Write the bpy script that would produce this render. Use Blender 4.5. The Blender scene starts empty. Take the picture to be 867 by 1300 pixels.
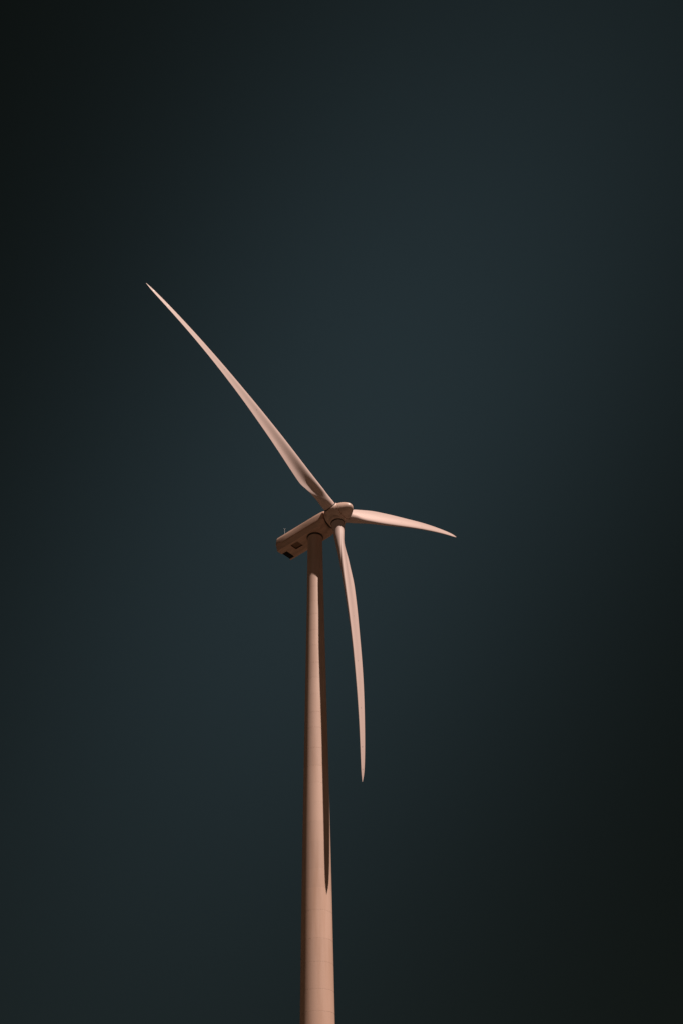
import bpy, bmesh, math, random
from mathutils import Vector, Matrix
random.seed(4)
S = bpy.context.scene
COL = S.collection
PI = math.pi

# ------------------------------------------------------------------ camera
CAM_YAW, CAM_PITCH, CAM_ROLL = 0.03955197, 0.72956854, -0.03122874
CAM_LOC = Vector((0.0, -90.9824, 1.7))
fw = Vector((math.sin(CAM_YAW) * math.cos(CAM_PITCH), math.cos(CAM_YAW) * math.cos(CAM_PITCH), math.sin(CAM_PITCH)))
rt = Vector((math.cos(CAM_YAW), -math.sin(CAM_YAW), 0))
up = rt.cross(fw)
r2 = rt * math.cos(CAM_ROLL) + up * math.sin(CAM_ROLL)
u2 = -rt * math.sin(CAM_ROLL) + up * math.cos(CAM_ROLL)
cd = bpy.data.cameras.new('camera')
cam = bpy.data.objects.new('camera', cd)
COL.objects.link(cam)
cam.matrix_world = Matrix.Translation(CAM_LOC) @ Matrix((r2, u2, -fw)).transposed().to_4x4()
cd.sensor_fit = 'VERTICAL'; cd.sensor_height = 36; cd.sensor_width = 24
cd.lens = 36 * 1138.464 / 1300
cd.clip_start = 0.1; cd.clip_end = 40000
S.camera = cam

# ------------------------------------------------------------------ light
SUN_EL = math.radians(60.9)
SUN_AZ = math.radians(43.3)                       # from -Y towards +X
to_sun = Vector((math.cos(SUN_EL) * math.sin(SUN_AZ), -math.cos(SUN_EL) * math.cos(SUN_AZ), math.sin(SUN_EL)))
ld = bpy.data.lights.new('sun', 'SUN')
ld.energy = 4.8; ld.angle = math.radians(0.5); ld.color = (1.0, 0.87, 0.775)
sun = bpy.data.objects.new('sun', ld)
sun.rotation_euler = (-to_sun).to_track_quat('-Z', 'Y').to_euler()
sun.location = (60, -60, 160)
COL.objects.link(sun)

W = bpy.data.worlds.new('World'); S.world = W; W.use_nodes = True
nt = W.node_tree; nt.nodes.clear()
def wn(t, **k):
    n = nt.nodes.new(t)
    for a, b in k.items(): setattr(n, a, b)
    return n
def wmath(op, a, b=None):
    n = wn('ShaderNodeMath', operation=op)
    for i, v in enumerate((a, b)):
        if v is None: continue
        if isinstance(v, (int, float)): n.inputs[i].default_value = v
        else: nt.links.new(v, n.inputs[i])
    return n.outputs[0]
sky = wn('ShaderNodeTexSky', sky_type='NISHITA', sun_disc=False, sun_elevation=SUN_EL,
         sun_rotation=math.atan2(to_sun.x, to_sun.y), altitude=300, air_density=1.0, dust_density=0.3, ozone_density=1.0)
tc = wn('ShaderNodeTexCoord')
# broad, soft diagonal bright patch in view: lens vignette painted into the sky colour
def axis_sq(v, power):
    d = wn('ShaderNodeVectorMath', operation='DOT_PRODUCT')
    nt.links.new(tc.outputs['Generated'], d.inputs[0]); d.inputs[1].default_value = v
    return wmath('POWER', wmath('ABSOLUTE', d.outputs['Value']), power)
TH_B = 0.466
AX1 = (r2 * -math.cos(TH_B) + u2 * math.sin(TH_B) - fw * 0.028).normalized()
AX2 = (r2 * math.sin(TH_B) + u2 * math.cos(TH_B) - fw * 0.07).normalized()
ex = wmath('ADD', wmath('MULTIPLY', axis_sq(AX1, 2.029), 10.9), wmath("MULTIPLY", axis_sq(AX2, 2.3), 4.1))
sky_vignette = wmath('POWER', 2.718, wmath('MULTIPLY', ex, -1.0))
bw = wn('ShaderNodeRGBToBW'); nt.links.new(sky.outputs[0], bw.inputs[0])
# flatten the brightness of the clear sky, keep a little of its own gradient
lum = wmath('POWER', bw.outputs[0], 0.5)
fac = wmath('MULTIPLY', lum, 1.0)
mixc = wn('ShaderNodeMix', data_type='RGBA')
mixc.inputs[6].default_value = (0.027, 0.0355, 0.028, 1)
mixc.inputs[7].default_value = (0.148, 0.243, 0.286, 1)
nt.links.new(sky_vignette, mixc.inputs[0])
sc = wn('ShaderNodeVectorMath', operation='SCALE')
nt.links.new(mixc.outputs[2], sc.inputs[0]); nt.links.new(fac, sc.inputs['Scale'])
bg = wn('ShaderNodeBackground'); bg.inputs['Strength'].default_value = 0.1
nt.links.new(sc.outputs[0], bg.inputs['Color'])
wo = wn('ShaderNodeOutputWorld'); nt.links.new(bg.outputs[0], wo.inputs[0])

S.view_settings.view_transform = 'Standard'; S.view_settings.look = 'None'
S.view_settings.exposure = 0.0; S.view_settings.gamma = 1.0; S.view_settings.use_curve_mapping = False
S.render.engine = 'CYCLES'

# ------------------------------------------------------------------ materials
def new_mat(name):
    m = bpy.data.materials.new(name); m.use_nodes = True
    return m, m.node_tree, m.node_tree.nodes['Principled BSDF']
def paint(name, col, dirt_vignette=(0.56, 0.31, 0.20), amount=0.35, rough=0.42, stretch=(1, 1, 0.12), scale=0.9, low_vignette=0.0, spec=0.35, wob=0.03):
    """weathered gel-coat / tower paint: faint cloudy tone, runs of grime, fine specks"""
    m, t, b = new_mat(name)
    N, L = t.nodes, t.links
    tc = N.new('ShaderNodeTexCoord')
    mp = N.new('ShaderNodeMapping'); mp.inputs['Scale'].default_value = stretch
    L.new(tc.outputs['Object'], mp.inputs[0])
    n1 = N.new('ShaderNodeTexNoise'); n1.inputs['Scale'].default_value = scale; n1.inputs['Detail'].default_value = 6; n1.inputs['Roughness'].default_value = 0.6
    L.new(mp.outputs[0], n1.inputs[0])
    cr = N.new('ShaderNodeValToRGB')
    cr.color_ramp.elements[0].position = 0.45; cr.color_ramp.elements[0].color = (0, 0, 0, 1)
    cr.color_ramp.elements[1].position = 0.80; cr.color_ramp.elements[1].color = (1, 1, 1, 1)
    L.new(n1.outputs[0], cr.inputs[0])
    mul = N.new('ShaderNodeMath'); mul.operation = 'MULTIPLY'; mul.inputs[1].default_value = amount
    L.new(cr.outputs[0], mul.inputs[0])
    facsock = mul.outputs[0]
    if low_vignette > 0:                                   # lens vignette painted into the lower tower's colour
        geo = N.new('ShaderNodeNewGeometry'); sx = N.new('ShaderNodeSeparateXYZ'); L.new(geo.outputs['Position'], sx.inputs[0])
        mr = N.new('ShaderNodeMapRange'); mr.inputs[1].default_value = 55; mr.inputs[2].default_value = 8; mr.inputs[3].default_value = 0; mr.inputs[4].default_value = low_vignette
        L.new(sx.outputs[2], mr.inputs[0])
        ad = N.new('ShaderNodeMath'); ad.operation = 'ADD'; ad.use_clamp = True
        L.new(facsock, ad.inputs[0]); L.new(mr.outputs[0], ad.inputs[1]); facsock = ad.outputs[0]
    oi = N.new('ShaderNodeObjectInfo')
    mr2 = N.new('ShaderNodeMapRange'); mr2.inputs[3].default_value = 1 - wob; mr2.inputs[4].default_value = 1 + wob * 0.6
    L.new(oi.outputs['Random'], mr2.inputs[0])
    mx = N.new('ShaderNodeMix'); mx.data_type = 'RGBA'
    mx.inputs[6].default_value = (*col, 1); mx.inputs[7].default_value = (*dirt_vignette, 1)  # second colour: grime runs, and the painted vignette on the tower
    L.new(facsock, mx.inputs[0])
    vs = N.new('ShaderNodeVectorMath'); vs.operation = 'SCALE'
    L.new(mx.outputs[2], vs.inputs[0]); L.new(mr2.outputs[0], vs.inputs['Scale'])
    L.new(vs.outputs[0], b.inputs['Base Color'])
    b.inputs['Roughness'].default_value = rough
    b.inputs['Specular IOR Level'].default_value = spec
    n2 = N.new('ShaderNodeTexNoise'); n2.inputs['Scale'].default_value = 3.0; n2.inputs['Detail'].default_value = 3
    L.new(tc.outputs['Object'], n2.inputs[0])
    bp = N.new('ShaderNodeBump'); bp.inputs['Strength'].default_value = 0.12; bp.inputs['Distance'].default_value = 0.02
    L.new(n2.outputs[0], bp.inputs['Height']); L.new(bp.outputs[0], b.inputs['Normal'])
    return m
def plain(name, col, rough=0.6, metal=0.0):
    m, t, b = new_mat(name)
    N, L = t.nodes, t.links
    n = N.new('ShaderNodeTexNoise'); n.inputs['Scale'].default_value = 5; n.inputs['Detail'].default_value = 5
    tc = N.new('ShaderNodeTexCoord'); L.new(tc.outputs['Object'], n.inputs[0])
    mr = N.new('ShaderNodeMapRange'); mr.inputs[3].default_value = 0.75; mr.inputs[4].default_value = 1.2
    L.new(n.outputs[0], mr.inputs[0])
    vs = N.new('ShaderNodeVectorMath'); vs.operation = 'SCALE'; vs.inputs[0].default_value = col
    L.new(mr.outputs[0], vs.inputs['Scale']); L.new(vs.outputs[0], b.inputs['Base Color'])
    b.inputs['Roughness'].default_value = rough; b.inputs['Metallic'].default_value = metal
    return m
def soil(name, c1, c2, c3):
    m, t, b = new_mat(name)
    N, L = t.nodes, t.links
    tc = N.new('ShaderNodeTexCoord')
    n1 = N.new('ShaderNodeTexNoise'); n1.inputs['Scale'].default_value = 0.03; n1.inputs['Detail'].default_value = 8
    n2 = N.new('ShaderNodeTexNoise'); n2.inputs['Scale'].default_value = 2.5; n2.inputs['Detail'].default_value = 6
    for n in (n1, n2): L.new(tc.outputs['Object'], n.inputs[0])
    cr = N.new('ShaderNodeValToRGB')
    e = cr.color_ramp.elements
    e[0].position = 0.3; e[0].color = (*c1, 1); e[1].position = 0.72; e[1].color = (*c3, 1)
    k = e.new(0.5); k.color = (*c2, 1)
    mm = N.new('ShaderNodeMix'); mm.inputs[0].default_value = 0.4
    L.new(n1.outputs[0], mm.inputs[2]); L.new(n2.outputs[0], mm.inputs[3])
    L.new(mm.outputs[0], cr.inputs[0]); L.new(cr.outputs[0], b.inputs['Base Color'])
    bp = N.new('ShaderNodeBump'); bp.inputs['Strength'].default_value = 0.6; bp.inputs['Distance'].default_value = 0.1
    L.new(n2.outputs[0], bp.inputs['Height']); L.new(bp.outputs[0], b.inputs['Normal'])
    b.inputs['Roughness'].default_value = 0.95
    return m
WARM = (0.80, 0.58, 0.525)
M_BLADE = paint('blade_gelcoat', WARM, amount=0.16, stretch=(1, 1, 0.05), scale=1.6, rough=0.55, spec=0.25)
M_TOWER = paint('tower_paint', (0.83, 0.56, 0.46), amount=0.40, stretch=(1, 1, 0.07), scale=1.8, rough=0.5, low_vignette=0.5, wob=0.06)
M_NAC = paint('nacelle_shell_paint', (0.80, 0.51, 0.40), dirt_vignette=(0.24, 0.13, 0.08), amount=0.6, stretch=(0.25, 1, 1), scale=1.1, rough=0.45)
M_SPIN = paint('spinner_paint', (0.84, 0.57, 0.47), dirt_vignette=(0.28, 0.15, 0.09), amount=0.45, stretch=(1, 1, 1), scale=1.2, rough=0.4)
M_TAPE = paint('erosion_tape', (0.74, 0.55, 0.49), amount=0.3, scale=3, rough=0.6)
M_DARK = plain('blackened_steel', (0.02, 0.016, 0.013), 0.5)
M_SEAL = plain('rubber_seal', (0.05, 0.033, 0.024), 0.7)
M_METAL = plain('galvanised_steel', (0.45, 0.45, 0.46), 0.4, 0.6)
M_HATCH = plain('hatch_paint', (0.30, 0.17, 0.11), 0.7)  # mottled dark brown for the crane hatch cover
M_CONC = plain('concrete', (0.32, 0.27, 0.22), 0.9)
M_SOIL = soil('dry_red_soil', (0.032, 0.022, 0.013), (0.046, 0.032, 0.019), (0.067, 0.046, 0.027))
M_GRAVEL = soil('gravel', (0.20, 0.14, 0.10), (0.27, 0.19, 0.13), (0.33, 0.25, 0.18))

# ------------------------------------------------------------------ mesh helpers
def link(name, bm, mat, parent=None, smooth=True, auto=35):
    me = bpy.data.meshes.new(name)
    bmesh.ops.recalc_face_normals(bm, faces=bm.faces)
    bm.to_mesh(me); bm.free()
    if smooth:
        for p in me.polygons: p.use_smooth = True
        me.set_sharp_from_angle(angle=math.radians(auto))
    me.materials.append(mat)
    o = bpy.data.objects.new(name, me); COL.objects.link(o)
    if parent: o.parent = parent
    return o
def loft(bm, rings, cap0=True, cap1=True):
    vs = [[bm.verts.new(p) for p in r] for r in rings]
    n = len(rings[0])
    for a, b in zip(vs, vs[1:]):
        for i in range(n):
            bm.faces.new((a[i], a[(i + 1) % n], b[(i + 1) % n], b[i]))
    if cap0: bm.faces.new(vs[0][::-1])
    if cap1: bm.faces.new(vs[-1])
    return vs
def revolve(bm, prof, n=48, cap0=True, cap1=True, axis='Z'):
    rings = []
    for h, r in prof:
        ring = []
        for i in range(n):
            a = 2 * PI * i / n
            if axis == 'Z': ring.append((r * math.cos(a), r * math.sin(a), h))
            else: ring.append((h, r * math.cos(a), r * math.sin(a)))
        rings.append(ring)
    loft(bm, rings, cap0, cap1)
def box(bm, c, s, bev=0.0):
    r = bmesh.ops.create_cube(bm, size=1.0)
    for v in r['verts']:
        v.co = Vector((v.co.x * s[0] + c[0], v.co.y * s[1] + c[1], v.co.z * s[2] + c[2]))
    if bev:
        es = list({e for v in r['verts'] for e in v.link_edges})
        bmesh.ops.bevel(bm, geom=es, offset=bev, segments=2, affect='EDGES')
def tube(bm, a, b, r, n=10):
    a = Vector(a); b = Vector(b); d = (b - a).normalized()
    x = d.orthogonal().normalized(); y = d.cross(x)
    loft(bm, [[p + (x * math.cos(2 * PI * i / n) + y * math.sin(2 * PI * i / n)) * r for i in range(n)] for p in (a, b)])
def interp(tab, s):
    for (a, b), (c, d) in zip(tab, tab[1:]):
        if s <= c:
            k = (s - a) / (c - a)
            return b + (d - b) * k
    return tab[-1][1]
def smooth_interp(tab, s):
    # Catmull-Rom through the table
    xs = [t[0] for t in tab]; ys = [t[1] for t in tab]
    if s <= xs[0]: return ys[0]
    if s >= xs[-1]: return ys[-1]
    i = max(j for j in range(len(xs) - 1) if xs[j] <= s)
    def slope(j):
        if j == 0: return (ys[1] - ys[0]) / (xs[1] - xs[0])
        if j == len(xs) - 1: return (ys[-1] - ys[-2]) / (xs[-1] - xs[-2])
        a = (ys[j] - ys[j - 1]) / (xs[j] - xs[j - 1]); b = (ys[j + 1] - ys[j]) / (xs[j + 1] - xs[j])
        return 0 if a * b <= 0 else 2 * a * b / (a + b)
    h = xs[i + 1] - xs[i]; t = (s - xs[i]) / h
    m0, m1 = slope(i) * h, slope(i + 1) * h
    return (2*t**3 - 3*t**2 + 1) * ys[i] + (t**3 - 2*t**2 + t) * m0 + (-2*t**3 + 3*t**2) * ys[i+1] + (t**3 - t**2) * m1

# ------------------------------------------------------------------ ground
def disc(name, r, z, mat, n=96, parent=None):
    bm = bmesh.new()
    vs = [bm.verts.new((r * math.cos(2 * PI * i / n), r * math.sin(2 * PI * i / n), z)) for i in range(n)]
    bm.faces.new(vs)
    return link(name, bm, mat, parent, smooth=False)
g = disc('ground', 15000, 0, M_SOIL); g['kind'] = 'structure'
h = disc('gravel_pad', 14, 0.004, M_GRAVEL); h['kind'] = 'structure'

# ------------------------------------------------------------------ the turbine
TILT = 0.09499012
PSI, R, TH0, OV, BEND, CONE = 0.8309928, 38.3507072, -1.03149011, 3.88888989, 2.39107213, 0.04499589
a = Vector((math.sin(PSI) * math.cos(TILT), -math.cos(PSI) * math.cos(TILT), math.sin(TILT)))
v = Vector((math.cos(PSI), math.sin(PSI), 0))
u = a.cross(v)
if u.z < 0: u = -u
HUB = Vector((0, 0, 79.747)) + OV * a
T = bpy.data.objects.new('wind_turbine', None); COL.objects.link(T)
T['label'] = 'tall pale wind turbine with three blades on a tapering tubular tower against the dark sky'
T['category'] = 'wind turbine'
T.empty_display_size = 3

# --- tower: rolled steel shell rings stacked on each other
TZ = [(0, 3.52), (22.1, 3.123), (32.7, 2.95), (45.3, 2.68), (56, 2.41), (69.4, 2.072), (78.4, 1.931)]
TOP = 78.42
tower = bpy.data.objects.new('tower', None); COL.objects.link(tower); tower.parent = T
def trad(z): return smooth_interp(TZ, z) / 2
nr = 36
rz = random.Random(11)
ZJ = [TOP * (i + (rz.uniform(-.12, .12) if 0 < i < nr else 0)) / nr for i in range(nr + 1)]
for i in range(nr):
    z0, z1 = ZJ[i], ZJ[i + 1]; hr = z1 - z0; dj = rz.choice((0.004, 0.006, 0.008, 0.011))
    bm = bmesh.new()
    g_ = 0.014
    prof = [(z0, trad(z0) - dj), (z0 + g_ * .5, trad(z0) - dj * .4), (z0 + g_, trad(z0))]
    prof += [(z0 + hr * k / 3, trad(z0 + hr * k / 3)) for k in (1, 2)]
    prof += [(z1 - g_, trad(z1)), (z1 - g_ * .5, trad(z1) - dj * .4), (z1, trad(z1) - dj)]
    revolve(bm, prof, 96, cap0=(i == 0), cap1=(i == nr - 1))
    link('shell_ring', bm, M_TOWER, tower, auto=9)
bm = bmesh.new(); revolve(bm, [(0, 3.2), (0.35, 3.2), (0.4, 3.15), (0.4, 1.8)], 64)
link('foundation', bm, M_CONC, T)
door = bmesh.new()
box(door, (0, -1.83, 1.75), (0.95, 0.12, 2.2), 0.03)
door = link('door', door, M_NAC, T)
bm = bmesh.new(); tube(bm, (0.33, -1.90, 1.7), (0.33, -1.90, 1.95), 0.018); link('handle', bm, M_METAL, door)
bm = bmesh.new()
for k in range(3): box(bm, (0, -2.2 - k * 0.28, 0.55 - k * 0.18 - 0.0), (1.1, 0.27, 0.05))
for s in (-1, 1): tube(bm, (s * 0.56, -1.9, 0.62), (s * 0.56, -3.0, 0.02), 0.03)
link('steps', bm, M_METAL, T, smooth=False)

# --- nacelle frame: local X forward along the shaft, Y to the far side, Z up
NF = Matrix((a, v, u)).transposed().to_4x4(); NF.translation = HUB
a_lvl = Vector((math.sin(PSI), -math.cos(PSI), 0))
NL = Matrix((a_lvl, v, Vector((0, 0, 1)))).transposed().to_4x4()
NL.translation = a_lvl * 4.33 + Vector((0, 0, 79.90))                  # the housing sits level, only the shaft is tilted
nac = bpy.data.objects.new('nacelle', None); COL.objects.link(nac); nac.parent = T; nac.matrix_world = NL
def rounded(poly, r, seg=4):
    """round the corners of a closed 2D polygon"""
    out = []
    n = len(poly)
    for i in range(n):
        p0, p1, p2 = Vector(poly[i - 1]), Vector(poly[i]), Vector(poly[(i + 1) % n])
        rr = r[i] if isinstance(r, (list, tuple)) else r
        d0 = (p0 - p1); d2 = (p2 - p1)
        k = min(rr, d0.length * .45, d2.length * .45)
        A = p1 + d0.normalized() * k; B = p1 + d2.normalized() * k
        for j in range(seg + 1):
            t = j / seg
            out.append((A * (1 - t) ** 2 + p1 * 2 * t * (1 - t) + B * t * t))
    return out
XB, XF = -10.05, -1.70
# upper shell
def upper(sc, zoff=0.0):
    W_ = 1.60 * sc
    p = [(-W_, -0.42), (-W_ * 0.945, 0.62), (-W_ * 0.84, 1.04), (-W_ * 0.45, 1.26), (W_ * 0.45, 1.26), (W_ * 0.84, 1.04), (W_ * 0.945, 0.62), (W_, -0.42)]
    return rounded([(y, z * (sc if z > 0 else 1) + zoff) for y, z in p], [0.03, .3, .3, .5, .5, .3, .3, .03])
bm = bmesh.new()
st = [(XB, 0.985), (XB + 0.06, 1.0), (-8, 1.0), (-5, 1.0), (-3.2, 1.0), (-2.5, 0.99), (-2.0, 0.97), (XF, 0.94)]
loft(bm, [[(x, y, z) for y, z in upper(s)] for x, s in st])
up_sh = link('upper_shell', bm, M_NAC, nac, auto=28)
# lower shell with chamfered flanks, slightly inset at the joint line
def lower(sc):
    W_ = 1.53 * sc
    p = [(-W_, -0.47), (-W_ * 0.97, -0.62), (-W_ * 0.84, -1.28), (W_ * 0.84, -1.28), (W_ * 0.97, -0.62), (W_, -0.47)]
    return rounded([(y, z * (1 if sc > .99 else (0.5 + 0.5 * sc))) for y, z in p], [0.02, .05, .08, .08, .05, .02])
def lower_piece(x0, x1, s0=1.0, s1=1.0):
    bm = bmesh.new()
    xs = [(x0, s0)] + ([(x0 + .15, 1.0)] if s0 < 1 else []) + ([(x1 - .7, 1.0), (x1 - .25, (1 + s1) / 2)] if s1 < 1 else []) + [(x1, s1)]
    loft(bm, [[(x - (max(0, -z - 0.5) * 1.2 if x > -2.5 else 0), y, z) for y, z in lower(s)] for x, s in xs])
    return bm
lo = link('lower_shell', lower_piece(-6.6, XF + .02, 1.0, 0.97), M_NAC, nac, auto=28)
# rear of the lower shell with an open air outlet and a crane hatch well in the floor
def floor_piece(bm, x0, x1, y0, y1):
    box(bm, ((x0 + x1) / 2, (y0 + y1) / 2, -1.24), (x1 - x0, y1 - y0, 0.08))
bm = bmesh.new()
for sgn in (-1, 1):
    for (x0, x1) in ((XB + 0.03, -6.6),):
        ring = [(1.53, -0.47), (1.484, -0.62), (1.285, -1.28), (1.10, -1.28), (1.10, -1.20), (1.25, -1.20), (1.42, -0.62), (1.46, -0.47)]
        loft(bm, [[(x, sgn * y, z) for y, z in ring] for x in (x0, x1)])
for x0, x1, y0, y1 in ((XB + 0.03, XB + 0.98, -1.102, -0.45), (XB + 0.98, -7.9, -1.102, 1.102), (-7.9, -6.6, 0.15, 1.102), (-7.9, -6.6, -1.102, -0.98)):
    floor_piece(bm, x0, x1, y0, y1)
box(bm, (XB + 0.09, 0, -0.72), (0.10, 2.9, 0.44))
link('rear_lower_shell', bm, M_NAC, nac, auto=28)
bm = bmesh.new(); box(bm, (-8.4, 0, -0.50), (3.3, 2.7, 0.06)); link('floor_liner', bm, M_DARK, nac, smooth=False)
vent = bpy.data.objects.new('air_outlet', None); COL.objects.link(vent); vent.parent = nac
for k in range(6):
    bm = bmesh.new(); x = XB + 0.12 + k * 0.14
    loft(bm, [[(x, y, -1.24), (x + 0.02, y, -1.24), (x + 0.12, y, -1.06), (x + 0.10, y, -1.06)] for y in (-0.44, 1.09)])
    link('louvre', bm, M_DARK, vent, smooth=False)
hat = bmesh.new(); box(hat, (-7.25, -0.42, -1.06), (1.28, 1.1, 0.05), 0.01)
link('crane_hatch', hat, M_HATCH, nac, smooth=False)
# rear cover, yaw skirt, front collar
bm = bmesh.new()
loft(bm, [[(x, y * k, z * k) for y, z in upper(0.9)] for x, k in ((XB - 0.003, 0.95), (XB - 0.03, 0.93))])
link('rear_cover', bm, M_NAC, nac, auto=28)
bm = bmesh.new()
for k in range(5): box(bm, (XB - 0.05, 0, -0.15 + k * 0.2), (0.05, 1.7, 0.05))
link('rear_grille', bm, M_SEAL, nac, smooth=False)
bm = bmesh.new(); revolve(bm, [(TOP - 0.02, 0.96), (TOP, 1.06), (TOP + 0.15, 1.08), (TOP + 0.35, 1.08)], 64)
yaw = link('yaw_bearing', bm, M_SEAL, T)  # bearing ring, made wide and dark to add contact shade under the nacelle
bm = bmesh.new(); revolve(bm, [(XF - .02, 1.1), (XF + .10, 1.12), (XF + .24, 1.12), (XF + .34, 1.08)], 56, axis='X')
link('shaft_collar', bm, M_SEAL, nac)
# service rail and wind instruments on the roof
bm = bmesh.new()
MX = -8.95
tube(bm, (MX, -1.05, 0.95), (MX, -1.05, 2.2), 0.035)
mast = link('instrument_mast', bm, M_METAL, nac)
bm = bmesh.new()
for k in range(3):
    an = 2 * PI * k / 3; c = Vector((MX + 0.10 * math.cos(an), -1.05 + 0.10 * math.sin(an), 2.22))
    tube(bm, (MX, -1.05, 2.22), c, 0.01); bmesh.ops.create_icosphere(bm, subdivisions=1, radius=0.035, matrix=Matrix.Translation(c))
link('anemometer', bm, M_METAL, mast)
bm = bmesh.new()
for x in (-7.5, -5.2, -2.9): tube(bm, (x, 0.55, 1.2), (x, 0.55, 1.45), 0.02)
tube(bm, (-7.5, 0.55, 1.45), (-2.9, 0.55, 1.45), 0.02)
link('roof_rail', bm, M_METAL, nac)
bm = bmesh.new(); box(bm, (-6.3, -0.1, 1.27), (1.5, 1.0, 0.10), 0.03); link('roof_hatch', bm, M_NAC, nac)

# --- rotor
rotor = bpy.data.objects.new('rotor', None); COL.objects.link(rotor); rotor.parent = T; rotor.matrix_world = NF
bm = bmesh.new()
revolve(bm, [(-1.10, 1.26), (-1.05, 1.38), (-0.9, 1.43), (-0.4, 1.46), (0.2, 1.46), (0.75, 1.39), (1.12, 1.29), (1.20, 1.27)], 64, axis='X')
spin = link('spinner', bm, M_SPIN, rotor)
bm = bmesh.new()
revolve(bm, [(1.205, 1.14), (1.28, 1.23), (1.6, 1.10), (1.9, 0.93), (2.2, 0.72), (2.42, 0.52), (2.56, 0.33), (2.63, 0.16), (2.645, 0.02)], 64, axis='X')
link('nose_cone', bm, M_SPIN, rotor)

CH = [(.03, 1.612), (.055, 1.612), (.08, 1.684), (.11, 2.033), (.14, 2.36), (.17, 2.68), (.26, 2.634), (.38, 2.292), (.52, 1.772), (.68, 1.343), (.82, .967), (.92, .706), (.97, .474), (1.0, .06)]
TK = [(0.03, 1.0), (0.055, 1.0), (0.09, 0.82), (0.13, 0.52), (0.17, 0.37), (0.215, 0.32), (0.26, 0.29), (0.35, 0.26), (0.5, 0.22), (0.7, 0.19), (1.0, 0.16)]
TW = [(0.03, 17.0), (0.17, 14.29), (0.3, 6.98), (0.5, 2.96), (0.75, -1.9), (1.0, -1.9)]
OF = [(.03, .5), (.07, .416), (.12, .328), (.18, .263), (.35, .293), (.65, .316), (1.0, .361)]
CUSP = [(0, 0), (.06, 0), (.12, 1), (.3, .75), (.5, .35), (1, .1)]
CB = [(0, 0), (.15, .07), (.3, .06), (.6, .04), (1, .03)]
PITCH = 4.0
def blade_mesh():
    """blade in its own frame: Z outward, X towards the wind, Y towards the leading edge"""
    bm = bmesh.new(); rings = []
    NS, NP = 96, 40
    for i in range(NS + 1):
        q = i / NS
        s = 0.034 + (1 - 0.034) * q
        c = smooth_interp(CH, s); tk = smooth_interp(TK, s)
        w = min(1, max(0, (s - 0.05) / 0.10)); w = w * w * (3 - 2 * w)
        be = math.radians(smooth_interp(TW, s) + PITCH)
        off = smooth_interp(OF, s)
        xw = CONE * s * R - BEND * s ** 2.8325
        ring = []
        for k in range(NP):
            ph = 2 * PI * k / NP
            x = 0.5 - 0.5 * math.cos(ph)                     # 0 leading edge, 1 trailing edge
            sg = 1 if math.sin(ph) >= 0 else -1
            circ = math.sqrt(max(0, x * (1 - x)))
            nac_ = 5 * (.2969 * math.sqrt(x) - .126 * x - .3516 * x * x + .2843 * x ** 3 - .1036 * x ** 4)
            yt = tk * (circ * (1 - w) + nac_ * w) * c
            cam_ = w * c * interp(CB, s) * (1 - (2 * x - 1) ** 2)     # camber towards the lee side
            if sg > 0:                                        # cusped windward face of the inner sections
                hh = min(1, max(0, (x - 0.18) / 0.6)); yt *= 1 - 0.68 * hh * hh * (3 - 2 * hh) * interp(CUSP, s)
            ty = sg * yt * (1.12 if sg < 0 else 0.95) - cam_
            cy = (off - x) * c
            # chord points to +Y (leading edge) rotated by be towards +X (windward)
            ring.append((xw + cy * math.sin(be) + ty * math.cos(be), cy * math.cos(be) - ty * math.sin(be), s * R))
        rings.append(ring)
    loft(bm, rings)
    return bm
blade0 = fair0 = seal0 = None
fairs_extra = []
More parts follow.
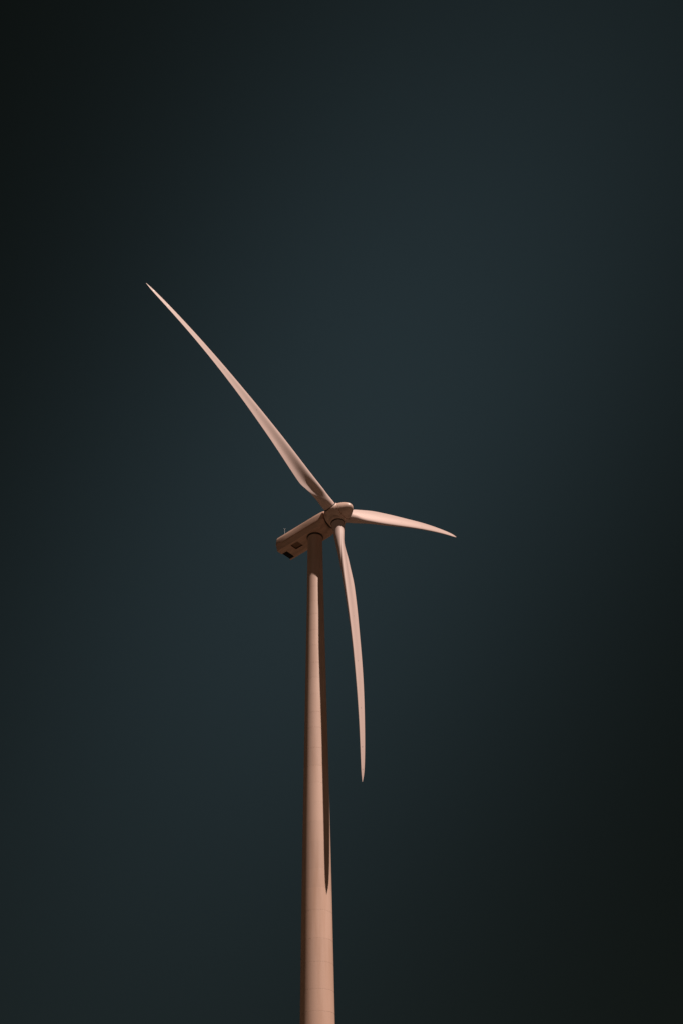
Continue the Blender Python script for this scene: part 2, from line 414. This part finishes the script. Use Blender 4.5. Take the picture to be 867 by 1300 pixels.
for k in range(3):
    t = TH0 + k * 2 * PI / 3
    d = u * math.cos(t) + v * math.sin(t)
    e = -u * math.sin(t) + v * math.cos(t)
    M = Matrix((a, e, d)).transposed().to_4x4(); M.translation = HUB
    if blade0 is None:
        blade0 = link('blade', blade_mesh(), M_BLADE, rotor, auto=60)
        bm = bmesh.new()                                      # raised fairing around the blade socket
        revolve(bm, [(0.7, 1.20), (1.16, 1.12), (1.28, 1.06), (1.37, 1.00), (1.41, 0.95), (1.41, 0.88)], 48)
        fair0 = link('root_fairing', bm, M_SPIN, blade0)
        bm = bmesh.new()
        revolve(bm, [(1.36, 0.90), (1.43, 0.905), (1.50, 0.875), (1.53, 0.80)], 48)
        seal0 = link('root_seal', bm, M_SEAL, blade0)
        def surf(s, x, side):
            c = smooth_interp(CH, s); tk = smooth_interp(TK, s); be = math.radians(smooth_interp(TW, s) + PITCH)
            na = 5 * (.2969 * math.sqrt(x) - .126 * x - .3516 * x * x + .2843 * x ** 3 - .1036 * x ** 4)
            w = min(1, max(0, (s - 0.05) / 0.10)); w = w * w * (3 - 2 * w)
            yt = tk * (math.sqrt(x * (1 - x)) * (1 - w) + na * w) * c
            if side > 0:
                hh = min(1, max(0, (x - 0.18) / 0.6)); yt *= 1 - 0.68 * hh * hh * (3 - 2 * hh) * interp(CUSP, s)
            ty = side * yt * (1.12 if side < 0 else 0.95) - w * c * interp(CB, s) * (1 - (2 * x - 1) ** 2)
            cy = (smooth_interp(OF, s) - x) * c; xw = CONE * s * R - BEND * s ** 2.8325
            return Vector((xw + cy * math.sin(be) + ty * math.cos(be), cy * math.cos(be) - ty * math.sin(be), s * R))
        for s_ in (0.45, 0.62, 0.78, 0.90, 0.965):            # lightning receptor discs
            p = surf(s_, 0.42, 1); q1 = surf(s_, 0.47, 1) - p; q2 = surf(s_ + .004, 0.42, 1) - p
            n_ = q2.cross(q1).normalized()
            if n_.x < 0: n_ = -n_
            bm = bmesh.new(); tube(bm, p - n_ * 0.01, p + n_ * 0.008, 0.055, 14)
            fairs_extra.append(link('lightning_receptor', bm, M_METAL, blade0))
        bm = bmesh.new()                                      # erosion tape wrapped on the outer leading edge
        rings = []
        for i in range(25):
            s_ = 0.60 + 0.385 * i / 24
            pts = [surf(s_, x, 1) for x in (0.055, 0.03, 0.012)] + [surf(s_, 0.0, 1)] + [surf(s_, x, -1) for x in (0.012, 0.03, 0.055)]
            mid = surf(s_, 0.3, 1) * .5 + surf(s_, 0.3, -1) * .5
            rings.append([bm.verts.new(q + (q - mid).normalized() * 0.006) for q in pts])
        for A_, B_ in zip(rings, rings[1:]):
            for i in range(6): bm.faces.new((A_[i], A_[i + 1], B_[i + 1], B_[i]))
        fairs_extra.append(link('edge_tape', bm, M_TAPE, blade0))
        bl = blade0
        fairs = [fair0, seal0] + fairs_extra
    else:
        bl = blade0.copy(); COL.objects.link(bl); bl.parent = rotor
        for f in fairs:
            c = f.copy(); COL.objects.link(c); c.parent = bl
    bl.matrix_parent_inverse = Matrix.Identity(4)
    bl.matrix_local = NF.inverted() @ M
